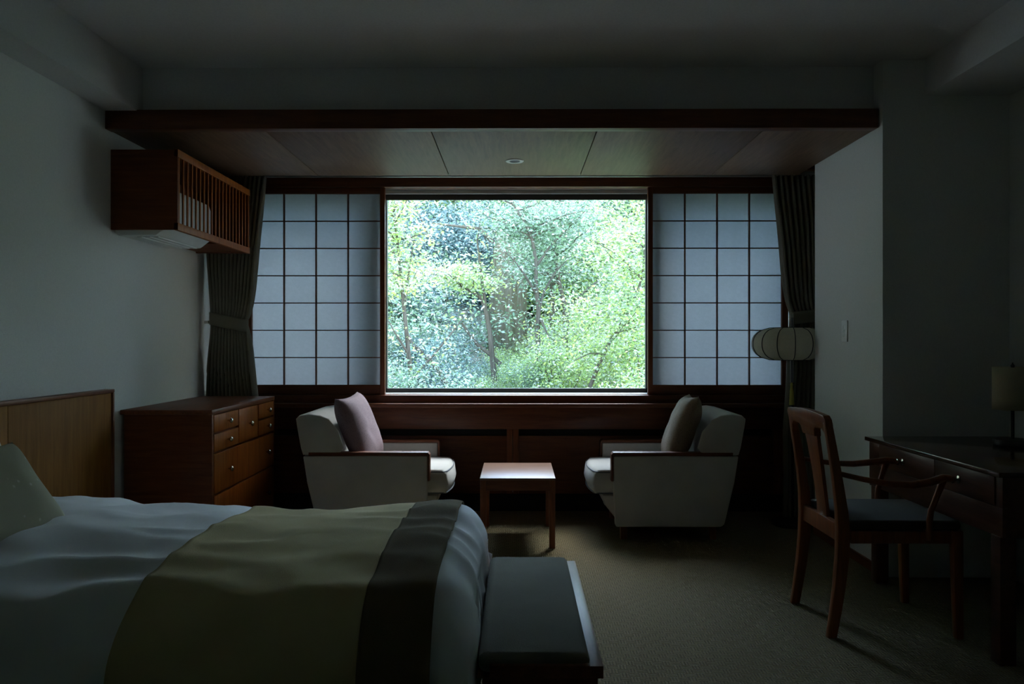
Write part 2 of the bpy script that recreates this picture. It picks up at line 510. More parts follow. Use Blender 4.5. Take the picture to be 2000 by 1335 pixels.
Bx(0, .015, .02, LC - .02, .24, HC - .02).build('back_panel', M['chest'], cb)
Bx(0.015, WC - .03, .63, LC - .02, 0.005, .02).build('bottom_panel', M['chest'], cb)
Bx(WC - .02, WC + .003, 0, LC, HC - .038, HC + .002).build('top_rail', M['drawer'], cb, bevel=.0015)
Bx(WC - .02, WC + .003, 0, LC, -.002, .036).build('bottom_rail', M['drawer'], cb, bevel=.0015)
sm_ = Bx(-.004, .004, -.0065, .0065, .036, HC - .038).mesh('slat', bevel=.001)
for k in range(20):
    link('slat', sm_, M['drawer'], cb, (WC - .004, .022 + k * (LC - .044) / 19, 0))

# ------------------------------------------------------------------ chest of drawers
ch = thing('chest_of_drawers', 'reddish wooden chest of drawers with round metal knobs under the curtain', 'chest', (XL + .004, 4.11, 0))
CW, CL, CH = .496, 1.06, .835
Bx(.02, CW - .018, .01, CL - .01, .06, CH - .025).build('body', M['chest'], ch)
Bx(0, CW, -.004, CL + .004, CH - .025, CH).build('top', M['wood_y'], ch, bevel=.003)
Bx(0.02, CW - .002, 0, .022, 0, CH - .025).build('side_panel', M['chest'], ch, bevel=.001)
Bx(0.02, CW - .002, CL - .022, CL, 0, CH - .025).build('side_panel', M['chest'], ch, bevel=.001)
Bx(.05, CW - .05, .02, CL - .02, 0, .06).build('plinth', M['void'], ch)
def drawer(y0, y1, z0, z1, knobs):
    d = Bx(CW - .019, CW + .001, y0 + .004, y1 - .004, z0 + .004, z1 - .004).build('drawer', M['drawer'], ch, bevel=.002)
    for y in knobs:
        MB().lathe([(.004, 0), (.005, .010), (.013, .016), (.0155, .022), (.012, .028), (.004, .031)],
                   (CW + .001, y, (z0 + z1) / 2), 14, 'x').build('knob', M['nickel'], d, smooth=True)
drawer(.022, .39, .708, .808, [.215]); drawer(.022, .39, .602, .704, [.215])
drawer(.394, .73, .602, .808, [.562])
drawer(.734, CL - .022, .708, .808, [.90]); drawer(.734, CL - .022, .602, .704, [.90])
drawer(.022, CL - .022, .375, .594, [.225, .885]); drawer(.022, CL - .022, .07, .370, [.225, .885])

# ------------------------------------------------------------------ headboard, bed and bedding
hb = thing('headboard', 'long wooden headboard panel with dark edge along the wall', 'headboard', (XL + .002, 3.96, 0))
hs = [-3.28, -2.46, -1.64, -.82, -.014]
for a, b_ in zip(hs, hs[1:]):
    Bx(0.0, .042, a + .0015, b_ - .0015, .02, .938).build('panel', M['oak'], hb, bevel=.001)
Bx(0, .052, -3.28, 0, .939, .957).build('top_rail', M['wood_y'], hb, bevel=.003)
Bx(0, .052, -.0135, 0, 0, .9385).build('end_stile', M['wood_z'], hb, bevel=.003)

BX0, BX1, BY0, BY1 = -2.07, -.16, 1.78, 2.93       # bed
BZ = .56
bd = thing('bed', 'bed with mattress on a wooden base under white bedding', 'bed', ((BX0 + BX1) / 2, (BY0 + BY1) / 2, 0))
hx, hy = (BX1 - BX0) / 2, (BY1 - BY0) / 2
Bx(-hx + .005, hx - .03, -hy + .03, hy - .03, .06, .26).build('base', M['wood_x'], bd, bevel=.005)
Bx(-hx + .005, hx - .01, -hy + .01, hy - .01, .262, BZ - .055).build('mattress', M['linen'], bd, bevel=.05, seg=3)
for sx in (-1, 1):
    for sy in (-1, 1):
        MB().lathe([(.03, 0), (.035, .06)], (sx * (hx - .12), sy * (hy - .1), 0), 12).build('leg', M['black'], bd)

# surface of the bedding, by distances walked along the cloth
def walk(s, half, r):
    """arc-length s from the centre -> (offset, drop)"""
    a = abs(s); sg = 1 if s >= 0 else -1
    f = half - r
    if a <= f: return s, 0.0
    a -= f
    q = r * math.pi / 2
    if a < q:
        w_ = a / r
        return sg * (f + r * math.sin(w_)), r * (1 - math.cos(w_))
    return sg * (half + .02 * (1 - math.exp(-(a - q) * 3))), r + (a - q)
HYD = hy + .045
def bed_surface(s, t, lift=0.0):
    """s: metres from the head end along the bed, t: metres across from the middle"""
    ln = (BX1 + .055) - BX0
    r = .15
    if s <= ln - r: x, dx = s, 0
    else:
        a = s - (ln - r); q = r * math.pi / 2
        if a < q: x, dx = ln - r + r * math.sin(a / r), r * (1 - math.cos(a / r))
        else: x, dx = ln + .012 * math.sin(min(1, (a - q) / .35) * 3.14), r + a - q
    y, dy = walk(t, HYD, .17)
    crown = .062 * (1 - (min(1, abs(t) / HYD)) ** 2) * (1 - .35 * max(0, x - ln + .5))
    head = .02 * math.sin(3.5 * x)
    if dx > r: y *= (1 - .05 * min(1, (dx - r) / .3))
    z = BZ + .02 + crown + head - max(dx, dy) - .25 * min(dx, dy)
    n = (noise.noise((s * 3.1 + t * 1.3, t * 2.4 - s * .8, 3.0)) * .019
         + abs(noise.noise((s * 2.0 - t * 4.2, t * 3.0 + s * 2.2, 9.0))) * -.034
         + noise.noise((s * 8 + t * 4, t * 9 - s * 5, 5.0)) * .009)
    fade = 1 if lift == 0 else .75
    nx = 0.0; ny = 0.0
    if dx > .12: nx = min(n * 1.2, .004)
    if dy > .14: ny = (1 if t > 0 else -1) * (n * 1.2 + .012 * math.sin(s * 17) * min(1, dy / .4))
    lx = lift * min(1, dx / .12); ly = lift * min(1, dy / .14) * (1 if t > 0 else -1)
    return (BX0 + x + nx + lx, y + ny + ly, z + n * fade + lift * (1 - .7 * min(1, max(dx, dy) / .14)))
yc = (BY0 + BY1) / 2
dv = None
S1 = (BX1 + .055) - BX0 + .37
TT = HYD + .31
def place(p, dz=0): return (p[0] - BX1, p[1], p[2] + dz)
dv = MB().grid(lambda u, v: place(bed_surface(.04 + u * (S1 - .04), (v * 2 - 1) * TT)), 130, 110).build('duvet', M['linen'], None, smooth=True, angle=180)
dv.location = (BX1, yc, 0)
sm = dv.modifiers.new('thickness', 'SOLIDIFY'); sm.thickness = .02; sm.offset = -1
tag(dv, 'white rumpled duvet spread over the bed', 'duvet')
rn = thing('bed_runner', 'olive bed runner with a dark band across the foot of the bed', 'bed runner', (BX1, yc, 0))
s_of = lambda X: X - BX0
RT = HYD + .28
def strip(name, xa, xb, mat, lift, nu):
    sa, sb = s_of(xa), s_of(xb)
    o = MB().grid(lambda u, v: place(bed_surface(sa + u * (sb - sa), (v * 2 - 1) * RT, lift)), nu, 110).build(name, mat, rn, smooth=True, angle=180)
    m_ = o.modifiers.new('thickness', 'SOLIDIFY'); m_.thickness = .005; m_.offset = 1
strip('cloth', -.93, -.36, M['runner'], .008, 50)
strip('band', -.362, -.195, M['band'], .0105, 20)

def pillow_mb(w, h, t, n=26, pinch=.085, seed=0):
    mb = MB()
    def side(sg):
        def fn(u, v):
            a, b = u * 2 - 1, v * 2 - 1
            k = (1 - a ** 4) * (1 - b ** 4)
            th = t / 2 * max(0, k) ** .55
            x = a * w / 2 * (1 - pinch * (1 - b * b)); y = b * h / 2 * (1 - pinch * (1 - a * a))
            wr = .006 * noise.noise((a * 3 + seed, b * 3, sg)) * k
            return (x, y, sg * (th + wr))
        return fn
    mb.grid(side(1), n, n); mb.grid(side(-1), n, n)
    return mb
def pillow(name, label, cat, w, h, t, loc, rot, mat, seed=0, group=None):
    me = pillow_mb(w, h, t, seed=seed).mesh(name, smooth=True, angle=180)
    bm = bmesh.new(); bm.from_mesh(me); bmesh.ops.remove_doubles(bm, verts=bm.verts, dist=1e-4); bm.to_mesh(me); bm.free()
    o = link(name, me, mat)
    o.location = loc; o.rotation_euler = rot
    return tag(o, label, cat, group)
pillow('pillow', 'plump white bed pillow propped upright behind the small beige cushion', 'pillow', .44, .66, .15, (-1.70, 2.2, .845), (0, R(68), 0), M['linen'], 1)
pillow('throw_cushion', 'small beige cushion with pale blossom specks leaning on the white pillow', 'cushion', .33, .48, .12, (-1.535, 2.215, .745), (0, R(54), R(-3)), M['cush_beige'], 2)

# ------------------------------------------------------------------ bench at the foot of the bed
bn = thing('bench', 'low wooden bench with a dark padded seat at the foot of the bed', 'bench', (.0575, 2.295, 0))
bw, bl, bh = .1525, .445, .42
fr = MB()
fr.box(bw - .032, bw, -bl, bl, bh - .03, bh); fr.box(-bw, -bw + .03, -bl, bl, bh - .03, bh - .0285)
fr.box(-bw + .03, bw - .032, -bl, -bl + .02, bh - .03, bh); fr.box(-bw + .03, bw - .032, bl - .02, bl, bh - .03, bh)
fr.build('frame', M['wood_y'], bn, bevel=.002)
Bx(-bw + .012, bw - .012, -bl + .012, bl - .012, .10, bh - .031).build('box', M['wood_y'], bn, bevel=.002)
Bx(-bw + .001, bw - .03, -bl + .014, bl - .012, bh - .028, bh + .022).build('pad', M['bench_pad'], bn, bevel=.022, seg=4)
for sx in (-1, 1):
    for sy in (-1, 1):
        Bx(sx * (bw - .03) - .016, sx * (bw - .03) + .016, sy * (bl - .04) - .016, sy * (bl - .04) + .016, 0, .10).build('leg', M['wood_z'], bn, bevel=.002)

# ------------------------------------------------------------------ armchairs
def armchair(loc, mir, label):
    t = thing('armchair', label, 'armchair', loc, group='armchairs by the window')
    hw = .335
    kw = dict(mirror=mir)
    for sy in (-1, 1):
        a0, a1 = sorted((sy * hw, sy * (hw - .062)))
        arm = MB().prism([(.355, .085), (.366, .30), (.368, .512), (-.385, .512), (-.36, .35), (-.30, .10), (-.28, .085)], a0, a1).build('arm', M['uphol'], t, bevel=.010, **kw)
        rl = MB(); rl.prism([(.376, .36), (.382, .36), (.382, .520), (.370, .534), (-.35, .534), (-.35, .513), (.369, .513), (.369, .36)], a0 - .001, a1 + .001)
        rl.build('arm_rail', M['wood_x'], arm, bevel=.002, **kw)
    inner = hw - .063
    MB().prism([(.43, .265), (.41, .20), (.33, .10), (.31, .085), (-.27, .085), (-.30, .265)], -inner, inner).build('seat_base', M['uphol'], t, bevel=.015, **kw)
    # seat cushion with a bowed front
    def ring(v):
        pts = [(.47, .272), (.488, .33), (.478, .392), (.45, .418), (.2, .425), (-.15, .415), (-.22, .40), (-.22, .27)]
        return pts
    pr = ring(0); sts = [-1, -.94, -.5, 0, .5, .94, 1]
    mb = MB(); n = len(pr); vs = []
    for s in sts:
        k = 1 if abs(s) < .99 else .93
        bow = .025 * (1 - s * s)
        for x, z in pr:
            zc = .345
            vs.append((x * (1 if abs(s) < .99 else .985) + (bow if x > .4 else 0), s * (inner - .004), zc + (z - zc) * k + (.008 * (1 - s * s) if z > .39 else 0)))
    fs = [(i * n + k, i * n + (k + 1) % n, (i + 1) * n + (k + 1) % n, (i + 1) * n + k) for i in range(len(sts) - 1) for k in range(n)]
    fs += [tuple(range(n)), tuple(range((len(sts) - 1) * n, len(sts) * n))]
    mb.add(vs, fs)
    cu = mb.build('seat_cushion', M['uphol'], t, smooth=True, angle=75, **kw)
    for zz, xx in ((.404, .470), (.276, .472)):
        path = [(xx - .20 * (abs(s) > .985), s * (inner - .004), zz) for s in (-.999,)] + \
               [(xx + .028 * (1 - (s / 10) ** 2) - .012 * (abs(s) > 9), s / 10 * (inner - .006), zz) for s in range(-10, 11)] + \
               [(xx - .20, .999 * (inner - .004), zz)]
        MB().tube(path, .0045, 6).build('piping', M['piping'], cu, smooth=True, **kw)
    # wing-ended back, hollowed across
    def prof(yy):
        e = abs(yy) / hw
        f = .075 * max(0, (e - .45) / .55) ** 1.6
        return [(-.335, .45), (-.20 + f * .4, .45), (-.205 + f, .56), (-.235 + f, .66), (-.285 + f * .8, .735), (-.315 + f * .5, .757),
                (-.35, .765), (-.405, .757), (-.428, .735), (-.42, .68), (-.398, .56), (-.385, .515)]
    ss = [-1, -.97, -.9, -.75, -.55, -.3, 0, .3, .55, .75, .9, .97, 1]
    n = len(prof(0)); mb = MB(); vs = []
    for s in ss:
        y = s * hw
        p = prof(y)
        if abs(s) > .99:
            cx = sum(a for a, b in p) / n; cz = .62
            p = [(cx + (a - cx) * .93, cz + (b - cz) * .95 if b > .5 else b) for a, b in p]
        for x, z in p:
            vs.append((x, y, max(z, .518) if abs(s) > .8 else z))
    fs = [(i * n + k, i * n + (k + 1) % n, (i + 1) * n + (k + 1) % n, (i + 1) * n + k) for i in range(len(ss) - 1) for k in range(n)]
    fs += [tuple(range(n)), tuple(range((len(ss) - 1) * n, len(ss) * n))]
    mb.add(vs, fs)
    mb.build('backrest', M['uphol'], t, smooth=True, angle=70, **kw)
    MB().prism([(-.21, .28), (-.205, .52), (-.38, .53), (-.36, .35), (-.30, .12), (-.28, .11)], -inner, inner).build('back_shell', M['uphol'], t, bevel=.006, **kw)
    for sx in (.30, -.24):
        for sy in (-1, 1):
            Bx(sx - .02, sx + .02, sy * .27 - .02, sy * .27 + .02, 0, .09).build('leg', M['wood_z'], t, bevel=.002, **kw)
    return t
armchair((-.905, 4.965, 0), False, 'pale upholstered armchair with the plum cushion on it')
armchair((.955, 4.965, 0), True, 'pale upholstered armchair with the bronze cushion on it')
pillow('scatter_cushion', 'plum ribbed square cushion leaning in the armchair by the chest', 'cushion', .46, .46, .16,
       (-1.0, 4.90, .648), (R(6), R(69), 0), M['cush_plum'], 3)
pillow('scatter_cushion', 'bronze ribbed square cushion leaning in the armchair by the lantern lamp', 'cushion', .46, .46, .16,
       (1.05, 4.90, .648), (R(-6), R(-69), 0), M['cush_gold'], 4)

# ------------------------------------------------------------------ side table
st = thing('side_table', 'small square-legged wooden side table between the armchairs', 'table', (.008, 4.745, 0))
tw, td, th = .22, .285, .41
Bx(-tw, tw, -td, td, th - .014, th).build('table_top', M['table_top'], st, bevel=.003)
for y in (-td + .012, td - .03):
    Bx(-tw + .03, tw - .03, y, y + .018, th - .075, th - .0145).build('apron', M['wood_x'], st)
for x in (-tw + .012, tw - .03):
    Bx(x, x + .018, -td + .03, td - .03, th - .075, th - .0145).build('apron', M['wood_y'], st)
for sx in (-1, 1):
    for sy in (-1, 1):
        Bx(sx * (tw - .019) - .017, sx * (tw - .019) + .017, sy * (td - .019) - .017, sy * (td - .019) + .017, 0, th - .0145).build('leg', M['wood_z'], st, bevel=.002)

# ------------------------------------------------------------------ desk
dk = thing('desk', 'dark polished wooden writing desk against the right wall', 'desk', (1.775, 2.835, 0))
DL, DD, DH = 1.09, .735, .72
Bx(0, DD, 0, DL, DH - .02, DH).build('desk_top', M['desk_top'], dk, bevel=.003)
cs = MB()
cs.box(.02, .04, .01, DL - .01, .475, .585); cs.box(.02, .04, .01, .05, .585, DH - .0205); cs.box(.02, .04, DL - .12, DL - .01, .585, DH - .0205)
cs.box(.04, DD - .02, .01, .03, .475, DH - .0205); cs.box(.04, DD - .02, DL - .03, DL - .01, .475, DH - .0205)
cs.box(DD - .035, DD - .02, .03, DL - .03, .475, DH - .0205)
cs.build('case', M['desk'], dk, bevel=.001)
for y0, y1 in ((.053, .463), (.467, .967)):
    d = Bx(.016, .036, y0, y1, .589, .696).build('drawer', M['desk'], dk, bevel=.002)
    ym = .285 if y0 < .1 else .735
    MB().lathe([(.016, 0), (.016, -.003), (.005, -.006), (.006, -.014), (.014, -.02), (.015, -.026), (.009, -.030), (.003, -.031)],
               (.016, ym, .643), 14, 'x').build('knob', M['nickel'], d, smooth=True)
for x in (.045, DD - .06):
    for y in (.045, DL - .07):
        MB().prism([(x - .03, y - .03), (x + .03, y - .03), (x + .03, y + .03), (x - .03, y + .03)], 0, .478, 'z').build('leg', M['desk'], dk, bevel=.003)

tl = thing('table_lamp', 'table lamp with a drum shade on a dark pole standing on the desk', 'lamp', (2.318, 3.60, DH))
MB().lathe([(.078, 0), (.08, .004), (.08, .022), (.076, .027), (.012, .028)], n=32).build('base', M['black'], tl, smooth=True)
MB().tube([(0, 0, .027), (0, 0, .372)], .0075, 10).build('pole', M['black'], tl, smooth=True)
def drum(u, v):
    w_ = 2 * math.pi * u; r = .083
    return (r * math.cos(w_), r * math.sin(w_), .165 + .198 * v)
sh = MB().grid(drum, 40, 5, True).build('shade', M['shade'], tl, smooth=True, angle=180)
smd = sh.modifiers.new('thickness', 'SOLIDIFY'); smd.thickness = .002
for k in range(3):
    w_ = 2 * math.pi * k / 3
    MB().tube([(0, 0, .355), (.082 * math.cos(w_), .082 * math.sin(w_), .355)], .0015, 5).build('spider_arm', M['black'], tl)
MB().lathe([(.009, .366), (.009, .371), (.004, .376), (.002, .384)], n=12).build('finial', M['black'], tl, smooth=True)

# ------------------------------------------------------------------ desk armchair
cr = thing('desk_chair', 'wooden armchair with open splat back pulled up to the desk', 'chair', (1.545, 3.335, 0))
hy_ = .205
def bar(path, w_, d_):
    """rectangular bar: path in (x, y, z), width w_ in x, depth d_ in y"""
    mb = MB(); vs = []
    for i, p in enumerate(path):
        ww = w_[i] if isinstance(w_, (list, tuple)) else w_
        dd = d_[i] if isinstance(d_, (list, tuple)) else d_
        vs += [(p[0] - ww / 2, p[1] - dd / 2, p[2]), (p[0] + ww / 2, p[1] - dd / 2, p[2]), (p[0] + ww / 2, p[1] + dd / 2, p[2]), (p[0] - ww / 2, p[1] + dd / 2, p[2])]
    m = len(path)
    fs = [(i * 4 + k, i * 4 + (k + 1) % 4, i * 4 + 4 + (k + 1) % 4, i * 4 + 4 + k) for i in range(m - 1) for k in range(4)]
    fs += [(3, 2, 1, 0), tuple(range(4 * m - 4, 4 * m))]
    mb.add(vs, fs)
    return mb
def lean(z):         # x of the back posts at height z
    if z < .45: return -.265 + .048 * math.sin(min(1, z / .45) * math.pi / 2)
    q = (z - .45) / .46
    return -.217 - .068 * q ** 1.25
for sy in (-1, 1):
    zs = [0, .1, .2, .32, .43, .52, .62, .72, .82, .875]
    path = [(lean(z), sy * (hy_ - .004 * z), z) for z in zs]
    bar(path, [.038, .042, .046, .050, .052, .046, .040, .036, .033, .031], [.030, .032, .034, .036, .036, .034, .032, .030, .028, .028]).build('back_leg', M['chair'], cr, bevel=.005)
    bar([(.245, sy * .215, 0), (.24, sy * .215, .2), (.235, sy * .215, .44)], [.032, .038, .042], [.030, .034, .038]).build('front_leg', M['chair'], cr, bevel=.005)
    Bx(-.19, .215, sy * .21 - .011, sy * .21 + .011, .385, .435).build('seat_rail', M['chair'], cr, bevel=.002)
    ap = [(lean(.66) + .01, sy * .205, .665), (-.15, sy * .235, .648), (-.06, sy * .262, .634), (.03, sy * .268, .630), (.11, sy * .255, .640), (.17, sy * .235, .652), (.205, sy * .225, .650), (.215, sy * .223, .640)]
    MB().tube(ap, [.013, .014, .016, .018, .019, .020, .018, .008], 10, .8).build('armrest', M['chair'], cr, smooth=True)
    sp = [(.172, sy * .236, .645), (.150, sy * .234, .585), (.128, sy * .228, .52), (.122, sy * .222, .46), (.125, sy * .218, .40)]
    MB().tube(sp, [.015, .012, .0115, .013, .014], 10).build('arm_support', M['chair'], cr, smooth=True)
Bx(.222, .244, -.2, .2, .385, .435).build('seat_rail', M['chair'], cr, bevel=.002)
Bx(-.232, -.205, -.19, .19, .385, .455).build('seat_rail', M['chair'], cr, bevel=.002)
# top rail with rounded lower corners, tilted with the back
zt, zb_ = .905, .845
poly = [(-hy_ - .012, .86), (-hy_ - .012, .885), (-hy_ + .004, zt - .004), (-.1, zt + .004), (0, zt + .007), (.1, zt + .004), (hy_ - .004, zt - .004), (hy_ + .012, .885), (hy_ + .012, .86),
        (hy_ - .016, .79), (hy_ - .022, .825), (hy_ - .045, zb_ - .002), (.09, zb_ - .005), (.076, .83), (.068, .80),
        (-.068, .80), (-.076, .83), (-.09, zb_ - .005), (-hy_ + .045, zb_ - .002), (-hy_ + .022, .825), (-hy_ + .016, .79)]
tp = MB().prism(poly, -.015, .015, 'x')
tp.v = [(x + lean(z), y, z) for x, y, z in tp.v]
tp.build('top_rail', M['chair'], cr, bevel=.003)
zs = [.44, .50, .58, .66, .74, .81]
bar([(lean(z) + .004, 0, z) for z in zs], .016, [.105, .10, .10, .108, .12, .136]).build('splat', M['chair'], cr, bevel=.002)
Bx(-.195, .255, -.225, .225, .437, .478).build('seat', M['seat_dark'], cr, bevel=.016, seg=3)

# ------------------------------------------------------------------ lantern floor lamp
fl = thing('floor_lamp', 'floor lamp with a squat round paper lantern and yellow tassel', 'lamp', (1.80, 5.05, 0))
MB().lathe([(.115, 0), (.12, .006), (.12, .022), (.105, .03), (.014, .036)], n=32).build('base', M['black'], fl, smooth=True)
MB().tube([(.02, .02, .034), (.02, .02, 1.36)], .009, 10).build('pole', M['black'], fl, smooth=True)
lz, lr, lh = 1.188, .245, .104
ln_ = []
for i in range(13):
    q = -1 + 2 * i / 12
    ln_.append((.135 + (lr - .135) * max(0, 1 - abs(q) ** 2.3) ** .62, lh * q))
def lant(u, v):
    w_ = 2 * math.pi * u
    x = v * 12; i = min(11, int(x)); f = x - i
    r = ln_[i][0] * (1 - f) + ln_[i + 1][0] * f; z = ln_[i][1] * (1 - f) + ln_[i + 1][1] * f
    g = abs(((u * 14) % 1) - .5) * 2
    return (r * math.cos(w_) * (1 - .012 * (1 - g)), r * math.sin(w_) * (1 - .012 * (1 - g)), lz + z)
lt = MB().grid(lant, 112, 13, True).build('lantern', M['lantern'], fl, smooth=True, angle=180)
for k in range(14):
    w_ = 2 * math.pi * (k + .5 - .5) / 14 + .0
    MB().tube([((r + .0015) * math.cos(w_), (r + .0015) * math.sin(w_), lz + z) for r, z in ln_], .0028, 5).build('rib', M['black'], lt, smooth=True)
for sg in (-1, 1):
    def hoop(u, v, sg=sg):
        w_ = 2 * math.pi * u
        return (.137 * math.cos(w_), .137 * math.sin(w_), lz + sg * lh - .003 + .006 * v)
    o = MB().grid(hoop, 40, 3, True).build('hoop', M['black'], lt, smooth=True)
    md = o.modifiers.new('thickness', 'SOLIDIFY'); md.thickness = .003
    MB().tube([(-.135, .0, lz + sg * lh), (.135, 0, lz + sg * lh)], .0025, 5).build('hoop_bar', M['black'], lt)
for dx in (-.009, .009):
    MB().tube([(dx, -.02, 1.385), (dx, -.02, .935)], .0018, 6).build('cord', M['cord'], fl)
MB().tube([(-.012, -.02, 1.388), (.022, .02, 1.388)], .006, 8).build('hanger', M['cord'], fl, smooth=True)
ta = MB().lathe([(.004, .935), (.010, .925), (.008, .905), (.012, .88), (.016, .80), (.017, .79)], (0, -.02, 0), 14).build('tassel', M['tassel'], fl, smooth=True)

# ------------------------------------------------------------------ switch on the pier
sw = thing('light_switch', 'white wall switch plate on the pale pier beside the window bay', 'switch', (XP, 4.375, 1.262))
Bx(-.007, 0, -.036, .036, -.06, .06).build('plate', M['white'], sw, bevel=.002)
for k in (-1, 0, 1):
    Bx(-.010, -.007, -.011, .011, k * .023 - .010, k * .023 + .010).build('rocker', M['metal'], sw, bevel=.001)

# ------------------------------------------------------------------ the wood outside
def gz(x, y):
    if y < 7: z = -.35
    elif y < 13: z = -.35 + .13 * (y - 7)
    else: z = .43 + .58 * (min(y, 21.5) - 13) + .1 * max(0, y - 21.5)
    return z + .22 * noise.noise((x * .5, y * .5, 0)) + .03 * x * (1 if y > 8 else 0) + .55 * max(0, -x - 6.5)  # last term: unseen rise on the left, shaped to block low sky light
g = MB().grid(lambda u, v: (-22 + 44 * u, 5.76 + 30 * v, gz(-22 + 44 * u, 5.76 + 30 * v)), 90, 64)
go = struct('ground_slope', g, M['ground'], smooth=True, angle=180)

PAL = {
    'lime': np.array([[.42, .52, .15], [.30, .42, .18], [.46, .50, .40]]),
    'mid': np.array([[.22, .34, .20], [.40, .47, .40], [.13, .20, .12]]),
    'teal': np.array([[.16, .26, .25], [.40, .47, .47], [.08, .13, .12]]),
}
def leaves(name, P, size, pal, mat, parent, up=.5):
    n = len(P)
    d = rng.normal(size=(n, 3)); d[:, 2] *= .5; d /= np.linalg.norm(d, axis=1)[:, None]
    nn = rng.normal(size=(n, 3)); nn[:, 2] = np.abs(nn[:, 2]) + up
    nn -= (nn * d).sum(1)[:, None] * d; nn /= np.linalg.norm(nn, axis=1)[:, None]
    sd = np.cross(nn, d)
    L = (size * rng.uniform(.65, 1.35, n))[:, None]
    W = L * rng.uniform(.17, .26, n)[:, None]
    mid = P + d * L * .45
    V = np.stack([P, mid + sd * W + nn * L * .07, P + d * L - nn * L * .06, mid - sd * W + nn * L * .07], 1).reshape(-1, 3)
    me = bpy.data.meshes.new(name)
    me.vertices.add(4 * n); me.vertices.foreach_set('co', V.astype(np.float32).ravel())
    b = (np.arange(n) * 4)[:, None]
    idx = np.concatenate([b, b + 1, b + 2, b, b + 2, b + 3], 1).ravel().astype(np.int32)
    me.loops.add(6 * n); me.loops.foreach_set('vertex_index', idx)
    me.polygons.add(2 * n); me.polygons.foreach_set('loop_start', (np.arange(2 * n) * 3).astype(np.int32))
    me.update(calc_edges=True)
    c = PAL[pal][rng.integers(0, 3, n)] * rng.uniform(.4, 1.9, n)[:, None]
    col = np.repeat(np.concatenate([c, np.ones((n, 1))], 1), 4, 0).astype(np.float32)
    at = me.attributes.new('leaf_colour', 'FLOAT_COLOR', 'POINT'); at.data.foreach_set('color', col.ravel())
    o = link(name, me, mat, parent); o['kind'] = 'stuff'
    return o

def jitter_path(p0, p1, n, amp):
    p0, p1 = Vector(p0), Vector(p1); out = []
    for i in range(n + 1):
        q = i / n
        j = Vector((random.uniform(-1, 1), random.uniform(-1, 1), random.uniform(-.4, .4))) * amp * (1 if 0 < i < n else 0)
        out.append(p0.lerp(p1, q) + j)
    return out
def tree(name, label, base, trunk, r0, limbs, nleaf, size, pal, crown_from=.35, nbr=14, blen=1.1, spread=.22, group='trees and saplings outside the window', mat='bark', up=.5):
    """trunk, limbs: lists of world points; base: world point on the ground"""
    t = thing(name, label, 'tree', base, group=group)
    bx = Vector(base)
    loc = lambda pts: [Vector(p) - bx for p in pts]
    tp_ = loc(trunk); m = len(tp_)
    tr_ = MB().tube(tp_, [r0 * (1 - .72 * i / (m - 1)) for i in range(m)], 9)
    tr_.build('trunk', M[mat], t, smooth=True)
    segs = []
    def note(pts, f0=0.0):
        for i in range(int(f0 * (len(pts) - 1)), len(pts) - 1): segs.append((pts[i], pts[i + 1]))
    for lp in limbs:
        l_ = loc(lp)
        MB().tube(l_, [r0 * .5 * (1 - .75 * i / (len(l_) - 1)) for i in range(len(l_))], 7).build('limb', M[mat], t, smooth=True)
        note(l_, .25)
    cf = int(crown_from * (m - 1))
    for k in range(nbr):
        i = random.randint(cf, m - 2)
        p = tp_[i].lerp(tp_[i + 1], random.random())
        a = random.uniform(0, 2 * math.pi)
        e = p + Vector((math.cos(a), math.sin(a), random.uniform(.05, .7))) * blen * random.uniform(.5, 1.2)
        br = jitter_path(p, e, 4, .05 * blen)
        MB().tube(br, [r0 * .22 * (1 - .7 * q / 4) + .002 for q in range(5)], 5).build('branch', M[mat], t, smooth=True)
        note(br, .3)
        for _ in range(2):
            q = br[random.randint(1, 3)]
            e2 = q + Vector((random.uniform(-1, 1), random.uniform(-1, 1), random.uniform(-.2, .5))) * blen * .45
            segs.append((q, e2))
    if nleaf and segs:
        A = np.array([s[0] for s in segs]); B = np.array([s[1] for s in segs])
        k = rng.integers(0, len(segs), nleaf)
        P = A[k] + (B - A)[k] * rng.uniform(0, 1.1, nleaf)[:, None] + rng.normal(size=(nleaf, 3)) * np.array([spread, spread, spread * .55])
        leaves('leaves', P, size, pal, M['leaf'], t, up)
    return t

def at(px, py, Y):
    th_ = math.atan((px - 1000) / 1500) - R(.32)
    return Vector((Y * math.tan(th_), Y, 1.2 - (py - 667.5) / 1500 * Y))
def on_ground(x, y): return (x, y, gz(x, y))

# old thick trunk, broken off
Yt = 14.0
b0 = at(990, 700, Yt); bz = gz(b0.x, Yt)
sn = thing('old_tree_trunk', 'thick old broken tree trunk with mossy bark in the middle of the wood', 'tree', (b0.x, Yt, bz))
def snag(u, v):
    w_ = 2 * math.pi * u
    h = 2.55 * v
    r = .40 - .13 * v ** .5 + .05 * noise.noise((3 * math.cos(w_), 3 * math.sin(w_), h * .6)) + .03 * math.sin(7 * w_)
    if v > .93: h += .28 * noise.noise((2 * math.cos(w_), 2 * math.sin(w_), 7)) + .1 * math.cos(w_)
    return (r * math.cos(w_) + .10 * v, r * math.sin(w_), h - .1)
MB().grid(snag, 40, 24, True).build('trunk', M['bark_moss'], sn, smooth=True, angle=180)
for a, l_ in ((1.9, .7), (.4, .5), (3.4, .9)):
    MB().tube([(.25 * math.cos(a), .25 * math.sin(a), 2.0), (.5 * math.cos(a), .4 * math.sin(a), 2.25), ((.5 + l_) * math.cos(a), .5 * math.sin(a), 2.35)], [.05, .035, .012], 7).build('branch_stub', M['bark'], sn, smooth=True)

def base_of(p): return (p.x, p.y, gz(p.x, p.y) - .05)
